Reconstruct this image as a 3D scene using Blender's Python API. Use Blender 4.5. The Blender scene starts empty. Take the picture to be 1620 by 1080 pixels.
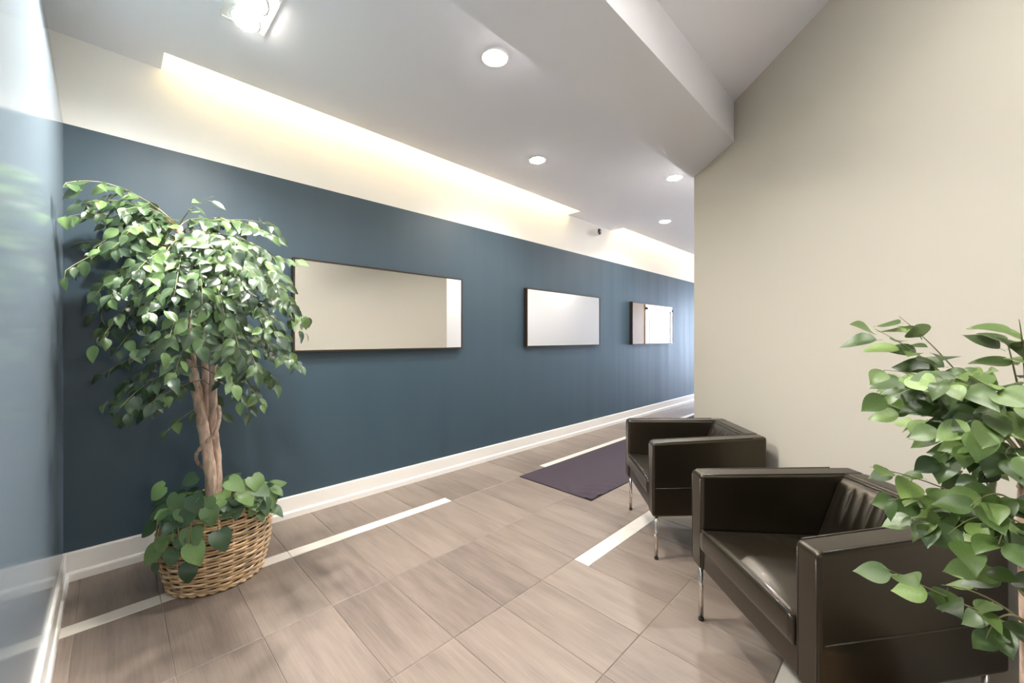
import bpy, bmesh, math, random
from mathutils import Vector, Matrix, Euler

S = bpy.context.scene
COL = S.collection
R2 = 2 ** .5
CAM_H = 1.3
FPX = 634.0            # focal length in pixels of the 1620 wide photograph
HOR = 535.0            # horizon row

# ------------------------------------------------------------------ camera
cam = bpy.data.cameras.new('camera')
cam.sensor_width = 36
cam.lens = FPX * 36 / 1620
cam.shift_y = -(540 - HOR) / 1620
cam.clip_start = .02
camo = bpy.data.objects.new('camera', cam)
COL.objects.link(camo)
camo.location = (0, 0, CAM_H)
camo.rotation_euler = (math.pi / 2, 0, -math.pi / 4)
S.camera = camo

# ------------------------------------------------------------------ view / world / lights
S.view_settings.view_transform = 'Standard'
S.view_settings.look = 'None'
S.view_settings.gamma = 1
S.view_settings.use_curve_mapping = False
S.view_settings.exposure = 1.92
S.cycles.use_denoising = True
S.cycles.max_bounces = 10
S.cycles.diffuse_bounces = 6
S.cycles.glossy_bounces = 5
S.cycles.sample_clamp_indirect = 8
S.cycles.caustics_reflective = False
S.cycles.caustics_refractive = False

W = bpy.data.worlds.new('overcast_sky')
S.world = W
W.use_nodes = True
bg = W.node_tree.nodes['Background']
bg.inputs[0].default_value = (.62, .76, 1.0, 1)
bg.inputs[1].default_value = 8.0

def portal(name, loc, rot, sx, sy):
    l = bpy.data.lights.new(name, 'AREA')
    l.shape = 'RECTANGLE'; l.size = sx; l.size_y = sy
    l.cycles.is_portal = True
    o = bpy.data.objects.new(name, l); COL.objects.link(o)
    o.location = loc; o.rotation_euler = rot
    return o
portal('corridor_window_portal', (12.95, 2.27, 1.3), (0, math.pi / 2, 0), 2.5, 1.75)
portal('added_window_portal', (2.97, -3.12, 1.14), (-math.pi / 2, 0, 0), 1.9, 2.2)  # daylight portal of the added rear window

DOWN_W = 42.0      # watts of each recessed downlight
TWIN_W = 66.0      # watts of each head of the twin lamp
COVE_W = .62      # watts of the light strip in the cove, per slot

# ------------------------------------------------------------------ helpers
def P(u, v, dep):
    """World point at the given distance in front of the lens that the photograph shows at column u, row v."""
    lat = (u - 810) / FPX * dep
    z = CAM_H + (HOR - v) / FPX * dep
    return Vector(((dep + lat) / R2, (dep - lat) / R2, z))

def LD(lat, dep, z=0):
    return Vector(((dep + lat) / R2, (dep - lat) / R2, z))

def tag(o, label=None, cat=None, group=None, kind=None):
    if label: o['label'] = label
    if cat: o['category'] = cat
    if group: o['group'] = group
    if kind: o['kind'] = kind
    return o

class MB:
    def __init__(s):
        s.v = []; s.f = []; s.m = []
    def add(s, vs, fs, mi=0):
        n = len(s.v)
        s.v += [tuple(p) for p in vs]
        for f in fs:
            s.f.append([n + i for i in f]); s.m.append(mi)
    def hexa(s, p, mi=0):
        """8 corners: bottom ring 0-3 counter-clockwise seen from above, top ring 4-7."""
        s.add(p, [(3, 2, 1, 0), (4, 5, 6, 7), (0, 1, 5, 4), (1, 2, 6, 5), (2, 3, 7, 6), (3, 0, 4, 7)], mi)
    def box(s, a, b, mi=0):
        x0, y0, z0 = a; x1, y1, z1 = b
        s.hexa([(x0, y0, z0), (x1, y0, z0), (x1, y1, z0), (x0, y1, z0), (x0, y0, z1), (x1, y0, z1), (x1, y1, z1), (x0, y1, z1)], mi)
    def prism(s, poly, z0, z1, mi=0):
        n = len(poly)
        vs = [(x, y, z0) for x, y in poly] + [(x, y, z1) for x, y in poly]
        fs = [tuple(range(n - 1, -1, -1)), tuple(range(n, 2 * n))]
        fs += [(i, (i + 1) % n, n + (i + 1) % n, n + i) for i in range(n)]
        s.add(vs, fs, mi)
    def tube(s, pts, rad, n=6, mi=0, closed=False, cap=True):
        pts = [Vector(p) for p in pts]
        k = len(pts)
        rr = rad if isinstance(rad, (list, tuple)) else [rad] * k
        rings = []
        prev = None
        for i, p in enumerate(pts):
            if closed:
                t = pts[(i + 1) % k] - pts[i - 1]
            else:
                t = pts[min(i + 1, k - 1)] - pts[max(i - 1, 0)]
            t.normalize()
            if prev is None:
                a = Vector((0, 0, 1)) if abs(t.z) < .8 else Vector((1, 0, 0))
                prev = t.cross(a).normalized()
            nrm = (prev - t * prev.dot(t))
            nrm = nrm.normalized() if nrm.length > 1e-6 else t.orthogonal().normalized()
            prev = nrm
            b = t.cross(nrm)
            rings.append([p + (nrm * math.cos(2 * math.pi * j / n) + b * math.sin(2 * math.pi * j / n)) * rr[i] for j in range(n)])
        vs = [q for r in rings for q in r]
        fs = []
        for i in range(k if closed else k - 1):
            i2 = (i + 1) % k
            for j in range(n):
                j2 = (j + 1) % n
                fs.append((i * n + j, i * n + j2, i2 * n + j2, i2 * n + j))
        if cap and not closed:
            fs.append(tuple(range(n - 1, -1, -1)))
            fs.append(tuple((k - 1) * n + j for j in range(n)))
        s.add(vs, fs, mi)
    def lathe(s, prof, n=32, mi=0, center=(0, 0, 0), cap0=False, cap1=False):
        cx, cy, cz = center
        vs = []
        for r, z in prof:
            for j in range(n):
                a = 2 * math.pi * j / n
                vs.append((cx + r * math.cos(a), cy + r * math.sin(a), cz + z))
        fs = []
        for i in range(len(prof) - 1):
            for j in range(n):
                j2 = (j + 1) % n
                fs.append((i * n + j, i * n + j2, (i + 1) * n + j2, (i + 1) * n + j))
        if cap0: fs.append(tuple(range(n - 1, -1, -1)))
        if cap1: fs.append(tuple((len(prof) - 1) * n + j for j in range(n)))
        s.add(vs, fs, mi)
    def mesh(s, name, mats, smooth=False):
        me = bpy.data.meshes.new(name)
        me.from_pydata(s.v, [], s.f)
        for m in (mats if isinstance(mats, (list, tuple)) else [mats]):
            me.materials.append(m)
        me.polygons.foreach_set('material_index', s.m)
        if smooth:
            me.polygons.foreach_set('use_smooth', [True] * len(s.f))
        me.update()
        return me
    def build(s, name, mats, parent=None, smooth=False):
        return link(name, s.mesh(name, mats, smooth), parent)

def link(name, data, parent=None):
    o = bpy.data.objects.new(name, data)
    COL.objects.link(o)
    if parent is not None:
        o.parent = parent
    return o

def empty(name, loc=(0, 0, 0), rz=0):
    o = bpy.data.objects.new(name, None)
    COL.objects.link(o)
    o.location = loc; o.rotation_euler = (0, 0, rz)
    o.empty_display_size = .1
    return o

def copy_tree(o, parent=None):
    c = o.copy(); COL.objects.link(c); c.parent = parent
    for ch in list(o.children):
        copy_tree(ch, c)
    return c

def bevel(o, w, seg=3, angle=30, smooth=True):
    bm = bmesh.new(); bm.from_mesh(o.data)
    bmesh.ops.recalc_face_normals(bm, faces=bm.faces)
    es = [e for e in bm.edges if len(e.link_faces) == 2 and e.calc_face_angle(0) > math.radians(angle)]
    bmesh.ops.bevel(bm, geom=es, offset=w, segments=seg, profile=.5, affect='EDGES', clamp_overlap=True)
    for f in bm.faces: f.smooth = smooth
    bm.to_mesh(o.data); bm.free()
    if smooth:
        m = o.modifiers.new('weighted', 'WEIGHTED_NORMAL'); m.keep_sharp = False
    return o

# ------------------------------------------------------------------ materials
def mat(name, col, rough=.5, metal=0, spec=.5, noise=None, bump=None, emit=None, rand=0, coat=0):
    m = bpy.data.materials.new(name); m.use_nodes = True
    nt = m.node_tree; b = nt.nodes['Principled BSDF']
    b.inputs['Base Color'].default_value = (*col, 1)
    b.inputs['Roughness'].default_value = rough
    b.inputs['Metallic'].default_value = metal
    b.inputs['Specular IOR Level'].default_value = spec
    b.inputs['Coat Weight'].default_value = coat
    if emit:
        b.inputs['Emission Color'].default_value = (*emit[0], 1)
        b.inputs['Emission Strength'].default_value = emit[1]
    if noise:                      # (scale, amount, vector scale)
        tc = nt.nodes.new('ShaderNodeTexCoord'); mp = nt.nodes.new('ShaderNodeMapping')
        mp.inputs['Scale'].default_value = noise[2]
        nt.links.new(tc.outputs['Object'], mp.inputs[0])
        nz = nt.nodes.new('ShaderNodeTexNoise'); nz.inputs['Scale'].default_value = noise[0]; nz.inputs['Detail'].default_value = 5
        nt.links.new(mp.outputs[0], nz.inputs['Vector'])
        rp = nt.nodes.new('ShaderNodeValToRGB')
        k = noise[1]
        rp.color_ramp.elements[0].position = .3; rp.color_ramp.elements[1].position = .7
        rp.color_ramp.elements[0].color = (*[c * (1 - k) for c in col], 1)
        rp.color_ramp.elements[1].color = (*[min(1, c * (1 + k)) for c in col], 1)
        nt.links.new(nz.outputs['Fac'], rp.inputs[0])
        nt.links.new(rp.outputs[0], b.inputs['Base Color'])
    if bump:                       # (scale, strength, distance)
        tc = nt.nodes.new('ShaderNodeTexCoord')
        nz = nt.nodes.new('ShaderNodeTexNoise'); nz.inputs['Scale'].default_value = bump[0]; nz.inputs['Detail'].default_value = 4
        nt.links.new(tc.outputs['Object'], nz.inputs['Vector'])
        bp = nt.nodes.new('ShaderNodeBump'); bp.inputs['Strength'].default_value = bump[1]; bp.inputs['Distance'].default_value = bump[2]
        nt.links.new(nz.outputs['Fac'], bp.inputs['Height'])
        nt.links.new(bp.outputs[0], b.inputs['Normal'])
    return m

M = {}
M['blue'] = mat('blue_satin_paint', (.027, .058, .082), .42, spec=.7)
def streaks(m, lo, hi):
    nt = m.node_tree; b = nt.nodes['Principled BSDF']
    tc = nt.nodes.new('ShaderNodeTexCoord'); mp = nt.nodes.new('ShaderNodeMapping'); mp.inputs['Scale'].default_value = (4, 4, .12)
    nz = nt.nodes.new('ShaderNodeTexNoise'); nz.inputs['Scale'].default_value = 1.5; nz.inputs['Detail'].default_value = 3
    mr = nt.nodes.new('ShaderNodeMapRange'); mr.inputs['From Min'].default_value = .3; mr.inputs['From Max'].default_value = .7
    mr.inputs['To Min'].default_value = lo; mr.inputs['To Max'].default_value = hi
    nt.links.new(tc.outputs['Object'], mp.inputs[0]); nt.links.new(mp.outputs[0], nz.inputs['Vector'])
    nt.links.new(nz.outputs['Fac'], mr.inputs[0]); nt.links.new(mr.outputs[0], b.inputs['Roughness'])
streaks(M['blue'], .46, .58)
M['lit_blue_gloss'] = mat('lit_blue_gloss_paint', (.19, .24, .28), .15, spec=.7)  # same blue paint made paler: light on the left wall put into the colour
M['white'] = mat('cream_white_paint', (.88, .855, .80), .55, spec=.3)
M['ceil'] = mat('ceiling_paint', (.87, .855, .89), .7, spec=.2)
M['pale'] = mat('pale_corridor_paint', (.87, .855, .86), .5, spec=.3)
M['beige'] = mat('beige_paint', (.585, .54, .455), .5, spec=.3)
M['tan'] = mat('tan_paint', (.40, .21, .05), .5, spec=.3)
M['trim'] = mat('white_gloss_trim', (.82, .79, .74), .3, spec=.5)
M['grout'] = mat('light_grout', (.27, .23, .19), .8)
M['strip'] = mat('ivory_strip_tile', (.66, .61, .54), .3, spec=.5, noise=(3, .03, (1, 1, 1)))
M['frame'] = mat('dark_bronze_frame', (.030, .018, .010), .35, spec=.5)
M['silver'] = mat('mirror_glass', (.93, .93, .92), .01, metal=1)
M['leather'] = mat('dark_brown_leather', (.006, .0042, .0022), .34, spec=.72, coat=.1, bump=(160, .12, .002))
_b = M['leather'].node_tree.nodes['Principled BSDF']
_b.inputs['Specular Tint'].default_value = (1, .86, .66, 1); _b.inputs['Sheen Weight'].default_value = .08; _b.inputs['Sheen Roughness'].default_value = .35; _b.inputs['Sheen Tint'].default_value = (1, .90, .76, 1)
M['piping'] = mat('leather_piping', (.030, .022, .015), .28, spec=.6)
M['chrome'] = mat('brushed_chrome', (.72, .68, .62), .18, metal=1)
M['rubber'] = mat('black_rubber', (.01, .01, .01), .6)
M['matte'] = mat('charcoal_purple_mat', (.052, .039, .050), .85, spec=.2, bump=(400, .3, .002))
M['lamp'] = mat('lamp_lens', (1, 1, 1), .5, emit=((1, .97, .92), 45))
M['globe'] = mat('added_globe_glow', (1, 1, 1), .5, emit=((1, .95, .89), 17))  # glow of the added floor lamp
M['ledstrip'] = mat('warm_led', (1, .9, .6), .5, emit=((1, .80, .40), 6))
M['plastic'] = mat('white_plastic', (.82, .81, .79), .35)
M['blackglass'] = mat('black_dome_glass', (.012, .006, .005), .08)
M['alu'] = mat('white_window_frame', (.75, .76, .78), .4)
M['bark'] = mat('ficus_bark', (.56, .40, .30), .65, noise=(9, .45, (6, 6, 1.5)), bump=(60, .5, .004))
M['twig'] = mat('green_twig', (.24, .22, .11), .6)
M['wicker'] = mat('honey_wicker', (.50, .33, .17), .45, spec=.5, noise=(14, .42, (1, 1, 1)))
M['wicker2'] = mat('pale_wicker', (.62, .46, .30), .45, spec=.5, noise=(11, .4, (1, 1, 1)))
M['linerbrown'] = mat('dark_brown_liner', (.045, .025, .012), .9)
M['moss'] = mat('dark_moss', (.035, .04, .02), .95)
M['hardware'] = mat('steel_hardware', (.35, .36, .38), .35, metal=1)
M['bounce_ground'] = mat('pale_bounce_ground', (.55, .54, .52), .9)  # unseen outside ground, coloured pale to bounce daylight up to the ceiling

def glass_mat():
    m = bpy.data.materials.new('window_glass'); m.use_nodes = True
    nt = m.node_tree; nt.nodes.clear()
    o = nt.nodes.new('ShaderNodeOutputMaterial'); mx = nt.nodes.new('ShaderNodeMixShader')
    t = nt.nodes.new('ShaderNodeBsdfTransparent'); g = nt.nodes.new('ShaderNodeBsdfGlossy')
    fr = nt.nodes.new('ShaderNodeFresnel'); fr.inputs[0].default_value = 1.3
    g.inputs['Roughness'].default_value = .02
    nt.links.new(fr.outputs[0], mx.inputs[0]); nt.links.new(t.outputs[0], mx.inputs[1]); nt.links.new(g.outputs[0], mx.inputs[2])
    nt.links.new(mx.outputs[0], o.inputs[0])
    return m
M['glass'] = glass_mat()

def tile_mat():
    m = bpy.data.materials.new('wood_look_tile'); m.use_nodes = True
    nt = m.node_tree; N = nt.nodes; L = nt.links; b = N['Principled BSDF']
    tc = N.new('ShaderNodeTexCoord'); oi = N.new('ShaderNodeObjectInfo')
    off = N.new('ShaderNodeVectorMath'); off.operation = 'SCALE'; off.inputs[0].default_value = (37, 91, 13)
    L.new(oi.outputs['Random'], off.inputs['Scale'])
    ad = N.new('ShaderNodeVectorMath'); ad.operation = 'ADD'
    L.new(tc.outputs['Object'], ad.inputs[0]); L.new(off.outputs[0], ad.inputs[1])
    def noise(sc, scale, det, rough=.55):
        mp = N.new('ShaderNodeMapping'); mp.inputs['Scale'].default_value = sc
        L.new(ad.outputs[0], mp.inputs[0])
        n = N.new('ShaderNodeTexNoise'); n.inputs['Scale'].default_value = scale; n.inputs['Detail'].default_value = det
        n.inputs['Roughness'].default_value = rough
        L.new(mp.outputs[0], n.inputs['Vector']); return n
    n1 = noise((1.5, .42, 1), 3.0, 4)          # broad bands
    n2 = noise((14, .9, 1), 3.0, 6, .65)         # fine streaks along the tile
    n3 = noise((1, 1, 1), 1.6, 3)
    a1 = N.new('ShaderNodeMath'); a1.operation = 'MULTIPLY_ADD'; a1.inputs[1].default_value = .55
    L.new(n1.outputs['Fac'], a1.inputs[0])
    a0 = N.new('ShaderNodeMath'); a0.operation = 'MULTIPLY'; a0.inputs[1].default_value = .35
    L.new(n2.outputs['Fac'], a0.inputs[0]); L.new(a0.outputs[0], a1.inputs[2])
    a2 = N.new('ShaderNodeMath'); a2.operation = 'MULTIPLY_ADD'; a2.inputs[1].default_value = .16
    L.new(oi.outputs['Random'], a2.inputs[0]); L.new(a1.outputs[0], a2.inputs[2])
    a3 = N.new('ShaderNodeMath'); a3.operation = 'MULTIPLY_ADD'; a3.inputs[1].default_value = .12
    L.new(n3.outputs['Fac'], a3.inputs[0]); L.new(a2.outputs[0], a3.inputs[2])
    rp = N.new('ShaderNodeValToRGB'); e = rp.color_ramp.elements
    e[0].position = .34; e[0].color = (.106, .081, .070, 1)
    e[1].position = .78; e[1].color = (.262, .209, .173, 1)
    k = e.new(.56); k.color = (.195, .152, .125, 1)
    L.new(a3.outputs[0], rp.inputs[0]); L.new(rp.outputs[0], b.inputs['Base Color'])
    b.inputs['Roughness'].default_value = .36
    b.inputs['Specular IOR Level'].default_value = .45
    return m
M['tile'] = tile_mat()

def leaf_mat(name, dark, mid, light, back):
    m = bpy.data.materials.new(name); m.use_nodes = True
    nt = m.node_tree; N = nt.nodes; L = nt.links; b = N['Principled BSDF']
    oi = N.new('ShaderNodeObjectInfo'); ge = N.new('ShaderNodeNewGeometry')
    ad = N.new('ShaderNodeMath'); ad.operation = 'ADD'
    L.new(oi.outputs['Random'], ad.inputs[0]); L.new(ge.outputs['Random Per Island'], ad.inputs[1])
    fr = N.new('ShaderNodeMath'); fr.operation = 'FRACT'; L.new(ad.outputs[0], fr.inputs[0])
    rp = N.new('ShaderNodeValToRGB'); e = rp.color_ramp.elements
    e[0].position = 0; e[0].color = (*dark, 1); e[1].position = 1; e[1].color = (*light, 1)
    k = e.new(.6); k.color = (*mid, 1)
    L.new(fr.outputs[0], rp.inputs[0])
    tc = N.new('ShaderNodeTexCoord')
    nz = N.new('ShaderNodeTexNoise'); nz.inputs['Scale'].default_value = 25
    L.new(tc.outputs['Object'], nz.inputs['Vector'])
    hv = N.new('ShaderNodeHueSaturation'); L.new(rp.outputs[0], hv.inputs['Color'])
    mr = N.new('ShaderNodeMapRange'); mr.inputs['To Min'].default_value = .75; mr.inputs['To Max'].default_value = 1.25
    L.new(nz.outputs['Fac'], mr.inputs[0]); L.new(mr.outputs[0], hv.inputs['Value'])
    mx = N.new('ShaderNodeMix'); mx.data_type = 'RGBA'
    L.new(ge.outputs['Backfacing'], mx.inputs['Factor'])
    L.new(hv.outputs[0], mx.inputs['A']); mx.inputs['B'].default_value = (*back, 1)
    L.new(mx.outputs['Result'], b.inputs['Base Color'])
    b.inputs['Roughness'].default_value = .40
    b.inputs['Specular IOR Level'].default_value = .75
    tr = N.new('ShaderNodeBsdfTranslucent'); L.new(mx.outputs['Result'], tr.inputs[0])
    ms = N.new('ShaderNodeMixShader'); ms.inputs[0].default_value = .18
    out = N['Material Output']
    L.new(b.outputs[0], ms.inputs[1]); L.new(tr.outputs[0], ms.inputs[2]); L.new(ms.outputs[0], out.inputs[0])
    return m
M['leaf'] = leaf_mat('ficus_leaf', (.020, .046, .018), (.062, .115, .042), (.19, .31, .10), (.15, .19, .10))
M['leaf2'] = leaf_mat('fig_leaf_warm', (.030, .062, .012), (.095, .165, .035), (.25, .37, .10), (.17, .22, .09))
M['ivy'] = leaf_mat('philodendron_leaf', (.022, .055, .024), (.05, .11, .04), (.20, .33, .10), (.16, .22, .10))

# ------------------------------------------------------------------ room shell
X0 = -.181; YB = 3.2; ZP = 2.447; ZC = 2.92; ZTOP = 3.30; XE = 13.0; YR = -3.2
WLAT = 1.58
ZBEAM = 2.70; ZR = 2.98
YCOR = 1.342                       # corridor right wall face
EC = LD(WLAT, 3.478)               # corner where the beige wall ends
BC = LD(WLAT, 0.0)                 # other end of the beige wall, behind the lens

# floor: grout bed with tiles as parts
fl = MB()
fl.box((X0 - .15, YR - .15, -.12), (XE + .15, YB + .15, -.003))
floor = tag(fl.build('floor', M['grout']), kind='structure')

def tile_unit():
    m = MB(); e = .005
    m.add([(0, 0, -1), (1, 0, -1), (1, 1, -1), (0, 1, -1), (0, 0, -.2), (1, 0, -.2), (1, 1, -.2), (0, 1, -.2),
           (e, e, 0), (1 - e, e, 0), (1 - e, 1 - e, 0), (e, 1 - e, 0)],
          [(3, 2, 1, 0), (8, 9, 10, 11), (0, 1, 5, 4), (1, 2, 6, 5), (2, 3, 7, 6), (3, 0, 4, 7),
           (4, 5, 9, 8), (5, 6, 10, 9), (6, 7, 11, 10), (7, 4, 8, 11)])
    return m
tile_mesh = tile_unit().mesh('tile', M['tile'])
strip_mesh = tile_unit().mesh('strip_tile', M['strip'])
stuff = MB()
rng = random.Random(4)
def lay(x0, x1, y0, y1, me=tile_mesh, name='tile', gap=.0012):
    x0 = max(x0, X0); y1 = min(y1, YB)
    if x1 - x0 < .01 or y1 - y0 < .01: return
    o = link(name, me, floor)
    o.location = (x0 + gap, y0 + gap, rng.uniform(-.0003, .0003))
    o.scale = (x1 - x0 - 2 * gap, y1 - y0 - 2 * gap, .011)
G = .2925
def gx(k): return .175 + G * k
def inside(x, y):
    """True where the floor is inside the room (not behind the beige wall)."""
    lat = (x - y) / R2; dep = (x + y) / R2
    if y < -1.117: return x < 4
    if dep < 0: return True
    return lat < WLAT + .16 if dep < 3.5 else True
def dash_a(k): return (k + 14) % 8 < 4        # columns that carry the strip in the rows along the blue wall
for k in range(-2, 32):
    x0, x1 = gx(k), gx(k + 1)
    a = (k <= 5) or (10 <= k)                  # strip present: up to 1.93 and from 3.10 on
    lay(x0, x1, 2.70 if a else 2.61, YB)
    lay(x0, x1, 2.0, 2.61); lay(x0, x1, 1.41, 2.0)
    b = 6 <= k <= 9
    if x0 < 3.7:
        lay(x0, x1, .845, 1.31 if b else 1.41)
    if x0 < 3.0: 
        lay(x0, x1, .37, .845)
        lay(x0, x1, -.31, .28 if 2 <= k <= 5 else .37)
    if x0 < 2.2: lay(x0, x1, -.90, -.31)
def lay_strip(xs, y0, y1):
    for xa, xb in zip(xs[:-1], xs[1:]):
        lay(xa, xb, y0, y1, strip_mesh, 'strip_tile', .0012)
lay_strip([X0, gx(0), gx(2), gx(4), gx(6)], 2.61, 2.70)
lay_strip([gx(k) for k in range(10, 33, 2)], 2.61, 2.70)
lay_strip([gx(6), gx(8), gx(10)], 1.31, 1.41)
lay_strip([gx(2), gx(4), gx(6)], .28, .37)
far = MB()
def lay_far(x0, x1, y0, y1):
    g = .0016
    far.box((x0 + g, y0 + g, -.011), (x1 - g, y1 - g, 0))
for k in range(32, 44):
    for ya, yb in ((1.41, 2.0), (2.0, 2.61), (2.61, YB)): lay_far(gx(k), gx(k + 1), ya, yb)
for k in range(-1, 13):
    for ya, yb in ((-1.49, -.90), (-2.08, -1.49), (-2.67, -2.08), (-3.2, -2.67)): lay_far(gx(k), gx(k + 1), ya, yb)
tag(far.build('far_tiles', M['tile'], floor), kind='stuff')

# left wall (high-gloss blue); above the paint line it leans out a little
lw = MB()
t = .14
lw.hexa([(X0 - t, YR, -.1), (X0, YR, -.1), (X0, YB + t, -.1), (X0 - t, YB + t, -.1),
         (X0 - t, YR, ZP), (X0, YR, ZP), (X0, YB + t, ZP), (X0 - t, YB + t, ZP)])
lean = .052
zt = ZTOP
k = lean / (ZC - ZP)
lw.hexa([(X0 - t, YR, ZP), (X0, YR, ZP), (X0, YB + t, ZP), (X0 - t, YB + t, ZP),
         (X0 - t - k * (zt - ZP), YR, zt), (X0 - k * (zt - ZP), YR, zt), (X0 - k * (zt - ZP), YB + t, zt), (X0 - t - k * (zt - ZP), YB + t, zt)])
tag(lw.build('wall_left', M['lit_blue_gloss']), kind='structure')

# back wall: blue to 2.447, cream above
bw = MB()
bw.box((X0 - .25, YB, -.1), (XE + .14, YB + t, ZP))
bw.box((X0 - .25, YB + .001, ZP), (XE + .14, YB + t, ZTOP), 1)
tag(bw.build('wall_back', [M['blue'], M['white']]), kind='structure')

# beige diagonal wall and the corridor's right wall behind it
rw = MB()
n2 = LD(WLAT + .16, 3.478 - .07); n3 = LD(WLAT + .16, -.11)
ec2 = (EC.x + .2, YCOR - .16)
rw.prism([(BC.x, BC.y), (EC.x, EC.y), (ec2[0], ec2[1]), (BC.x + .2, BC.y)][::-1], -.1, ZTOP)
tag(rw.build('wall_right', M['beige']), kind='structure')
cw = MB()
XD0, XD1 = 9.98, 11.55
cw.box((EC.x + .002, YCOR - .16, -.1), (9.16, YCOR, ZTOP))
cw.box((9.16, YCOR - .16, -.1), (XD0, YCOR, ZTOP), 1)
cw.box((XD1, YCOR - .16, -.1), (XE + .14, YCOR, ZTOP), 1)
cw.box((XD0, YCOR - .16, 2.12), (XD1, YCOR, ZTOP), 1)
tag(cw.build('wall_corridor', [M['pale'], M['tan']]), kind='structure')

def door(name, x0, x1, y):
    root = empty(name, (x0, y, 0)); tag(root, kind='structure')
    w = x1 - x0
    m = MB(); m.box((.06, -.06, 0), (w - .06, -.02, 2.06)); leaf = m.build('door_leaf', M['pale'], root)
    for z0, z1 in ((.2, .95), (1.1, 1.9)):
        m = MB(); m.box((.22, -.019, z0), (w - .22, -.012, z1)); p = m.build('door_panel', M['trim'], leaf); bevel(p, .004, 2)
    m = MB(); m.box((-.07, -.02, 0), (.06, .018, 2.12)); m.box((w - .06, -.02, 0), (w + .07, .018, 2.12)); m.box((-.07, -.02, 2.06), (w + .07, .018, 2.19))
    m.build('door_frame', M['trim'], root)
    for z in (.3, 1.7):
        m = MB(); m.box((.05, -.03, z), (.075, .024, z + .1)); m.build('hinge', M['hardware'], root)
    m = MB(); m.tube([(w - .14, -.02, 1.0), (w - .14, .05, 1.0), (w - .26, .05, 1.0)], .01, 8); m.build('door_handle', M['hardware'], leaf)
    m = MB(); m.box((.62, -.02, 1.48), (.86, -.008, 1.58)); m.build('door_plate', M['trim'], leaf)
door('door_1', XD0, XD1, YCOR)

# corridor end wall with a glazed door wall
ew = MB()
ew.box((XE, YCOR, -.1), (XE + .14, 1.40, ZTOP)); ew.box((XE, 3.14, -.1), (XE + .14, YB, ZTOP)); ew.box((XE, 1.40, 2.55), (XE + .14, 3.14, ZTOP))
tag(ew.build('wall_end', M['pale']), kind='structure')
def window(name, a, b, z0, z1, n, axis):
    """Glazing with a frame: runs from a to b along the axis at fixed other coordinate."""
    root = empty(name, (a[0], a[1], 0)); tag(root, kind='structure')
    L = (Vector(b) - Vector(a)).length
    if axis == 'y': root.rotation_euler = (0, 0, math.pi / 2)
    f = .045
    m = MB()
    m.box((0, -.04, z0), (L, .04, z0 + f * 2)); m.box((0, -.04, z1 - f), (L, .04, z1))
    for i in range(n + 1):
        x = i * L / n
        m.box((max(0, x - f / 2), -.04, z0 + f * 2), (min(L, x + f / 2), .04, z1 - f))
    m.build('window_frame', M['alu'], root)
    for i in range(n):
        m = MB(); m.box((i * L / n + f / 2, -.005, z0 + f * 2), ((i + 1) * L / n - f / 2, .005, z1 - f)); m.build('pane', M['glass'], root)
window('window_1', (XE + .07, 1.40), (XE + .07, 3.14), 0, 2.55, 2, 'y')

# rear of the lobby, behind the lens
b2 = MB()
b2.box((X0 - .1, YR - .14, -.1), (2.1, YR, ZTOP)); b2.box((3.85, YR - .14, -.1), (4.14, YR, ZTOP))
b2.box((2.1, YR - .14, -.1), (3.85, YR, .08)); b2.box((2.1, YR - .14, 2.20), (3.85, YR, ZTOP))
tag(b2.build('wall_rear', M['beige']), kind='structure')
window('window_added', (2.1, YR - .07), (3.85, YR - .07), .08, 2.20, 2, 'x')  # unseen window, added to bring in soft daylight from behind
b3 = MB(); b3.box((4, YR, -.1), (4.14, BC.y, ZTOP)); b3.box((BC.x, BC.y, -.1), (4.14, BC.y + .14, ZTOP))
tag(b3.build('wall_side', M['beige']), kind='structure')
og = MB(); og.box((XE + .16, -3, -.14), (XE + 9, 8, -.05)); og.box((-6, YR - 9, -.14), (9, YR - .16, -.05))
tag(og.build('floor_outside', M['bounce_ground']), kind='structure')

# ceiling: slab at 2.92 with two light slots along the back wall, open above to a lid
XS = [(.212, 4.23), (5.324, 9.4)]; YS = 3.0
ce = MB()
ce.box((X0 - .3, 1.30, ZC), (XE + .1, YS, ZTOP))
px = X0 - .3
for a, b in XS:
    ce.box((px, YS, ZC), (a, YB + .1, ZTOP)); px = b
ce.box((px, YS, ZC), (XE + .1, YB + .1, ZTOP))
for a, b in XS:
    ce.box((a, YS, 3.24), (b, YB + .1, ZTOP))
tag(ce.build('ceiling', M['ceil']), kind='structure')
cr = MB()
cr.prism([(X0 - .3, YR - .1), (4.1, YR - .1), (4.1, .95), (X0 - .3, .95)], ZR, ZTOP + .02)
tag(cr.build('ceiling_rear', M['ceil']), kind='structure')
bm_ = MB()
bm_.prism([(X0 - .3, .90), (3.3, .90), (3.75, 1.36), (X0 - .3, 1.36)], ZBEAM, ZTOP + .01)
tag(bm_.build('trim_1', M['ceil']), kind='structure')

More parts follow.
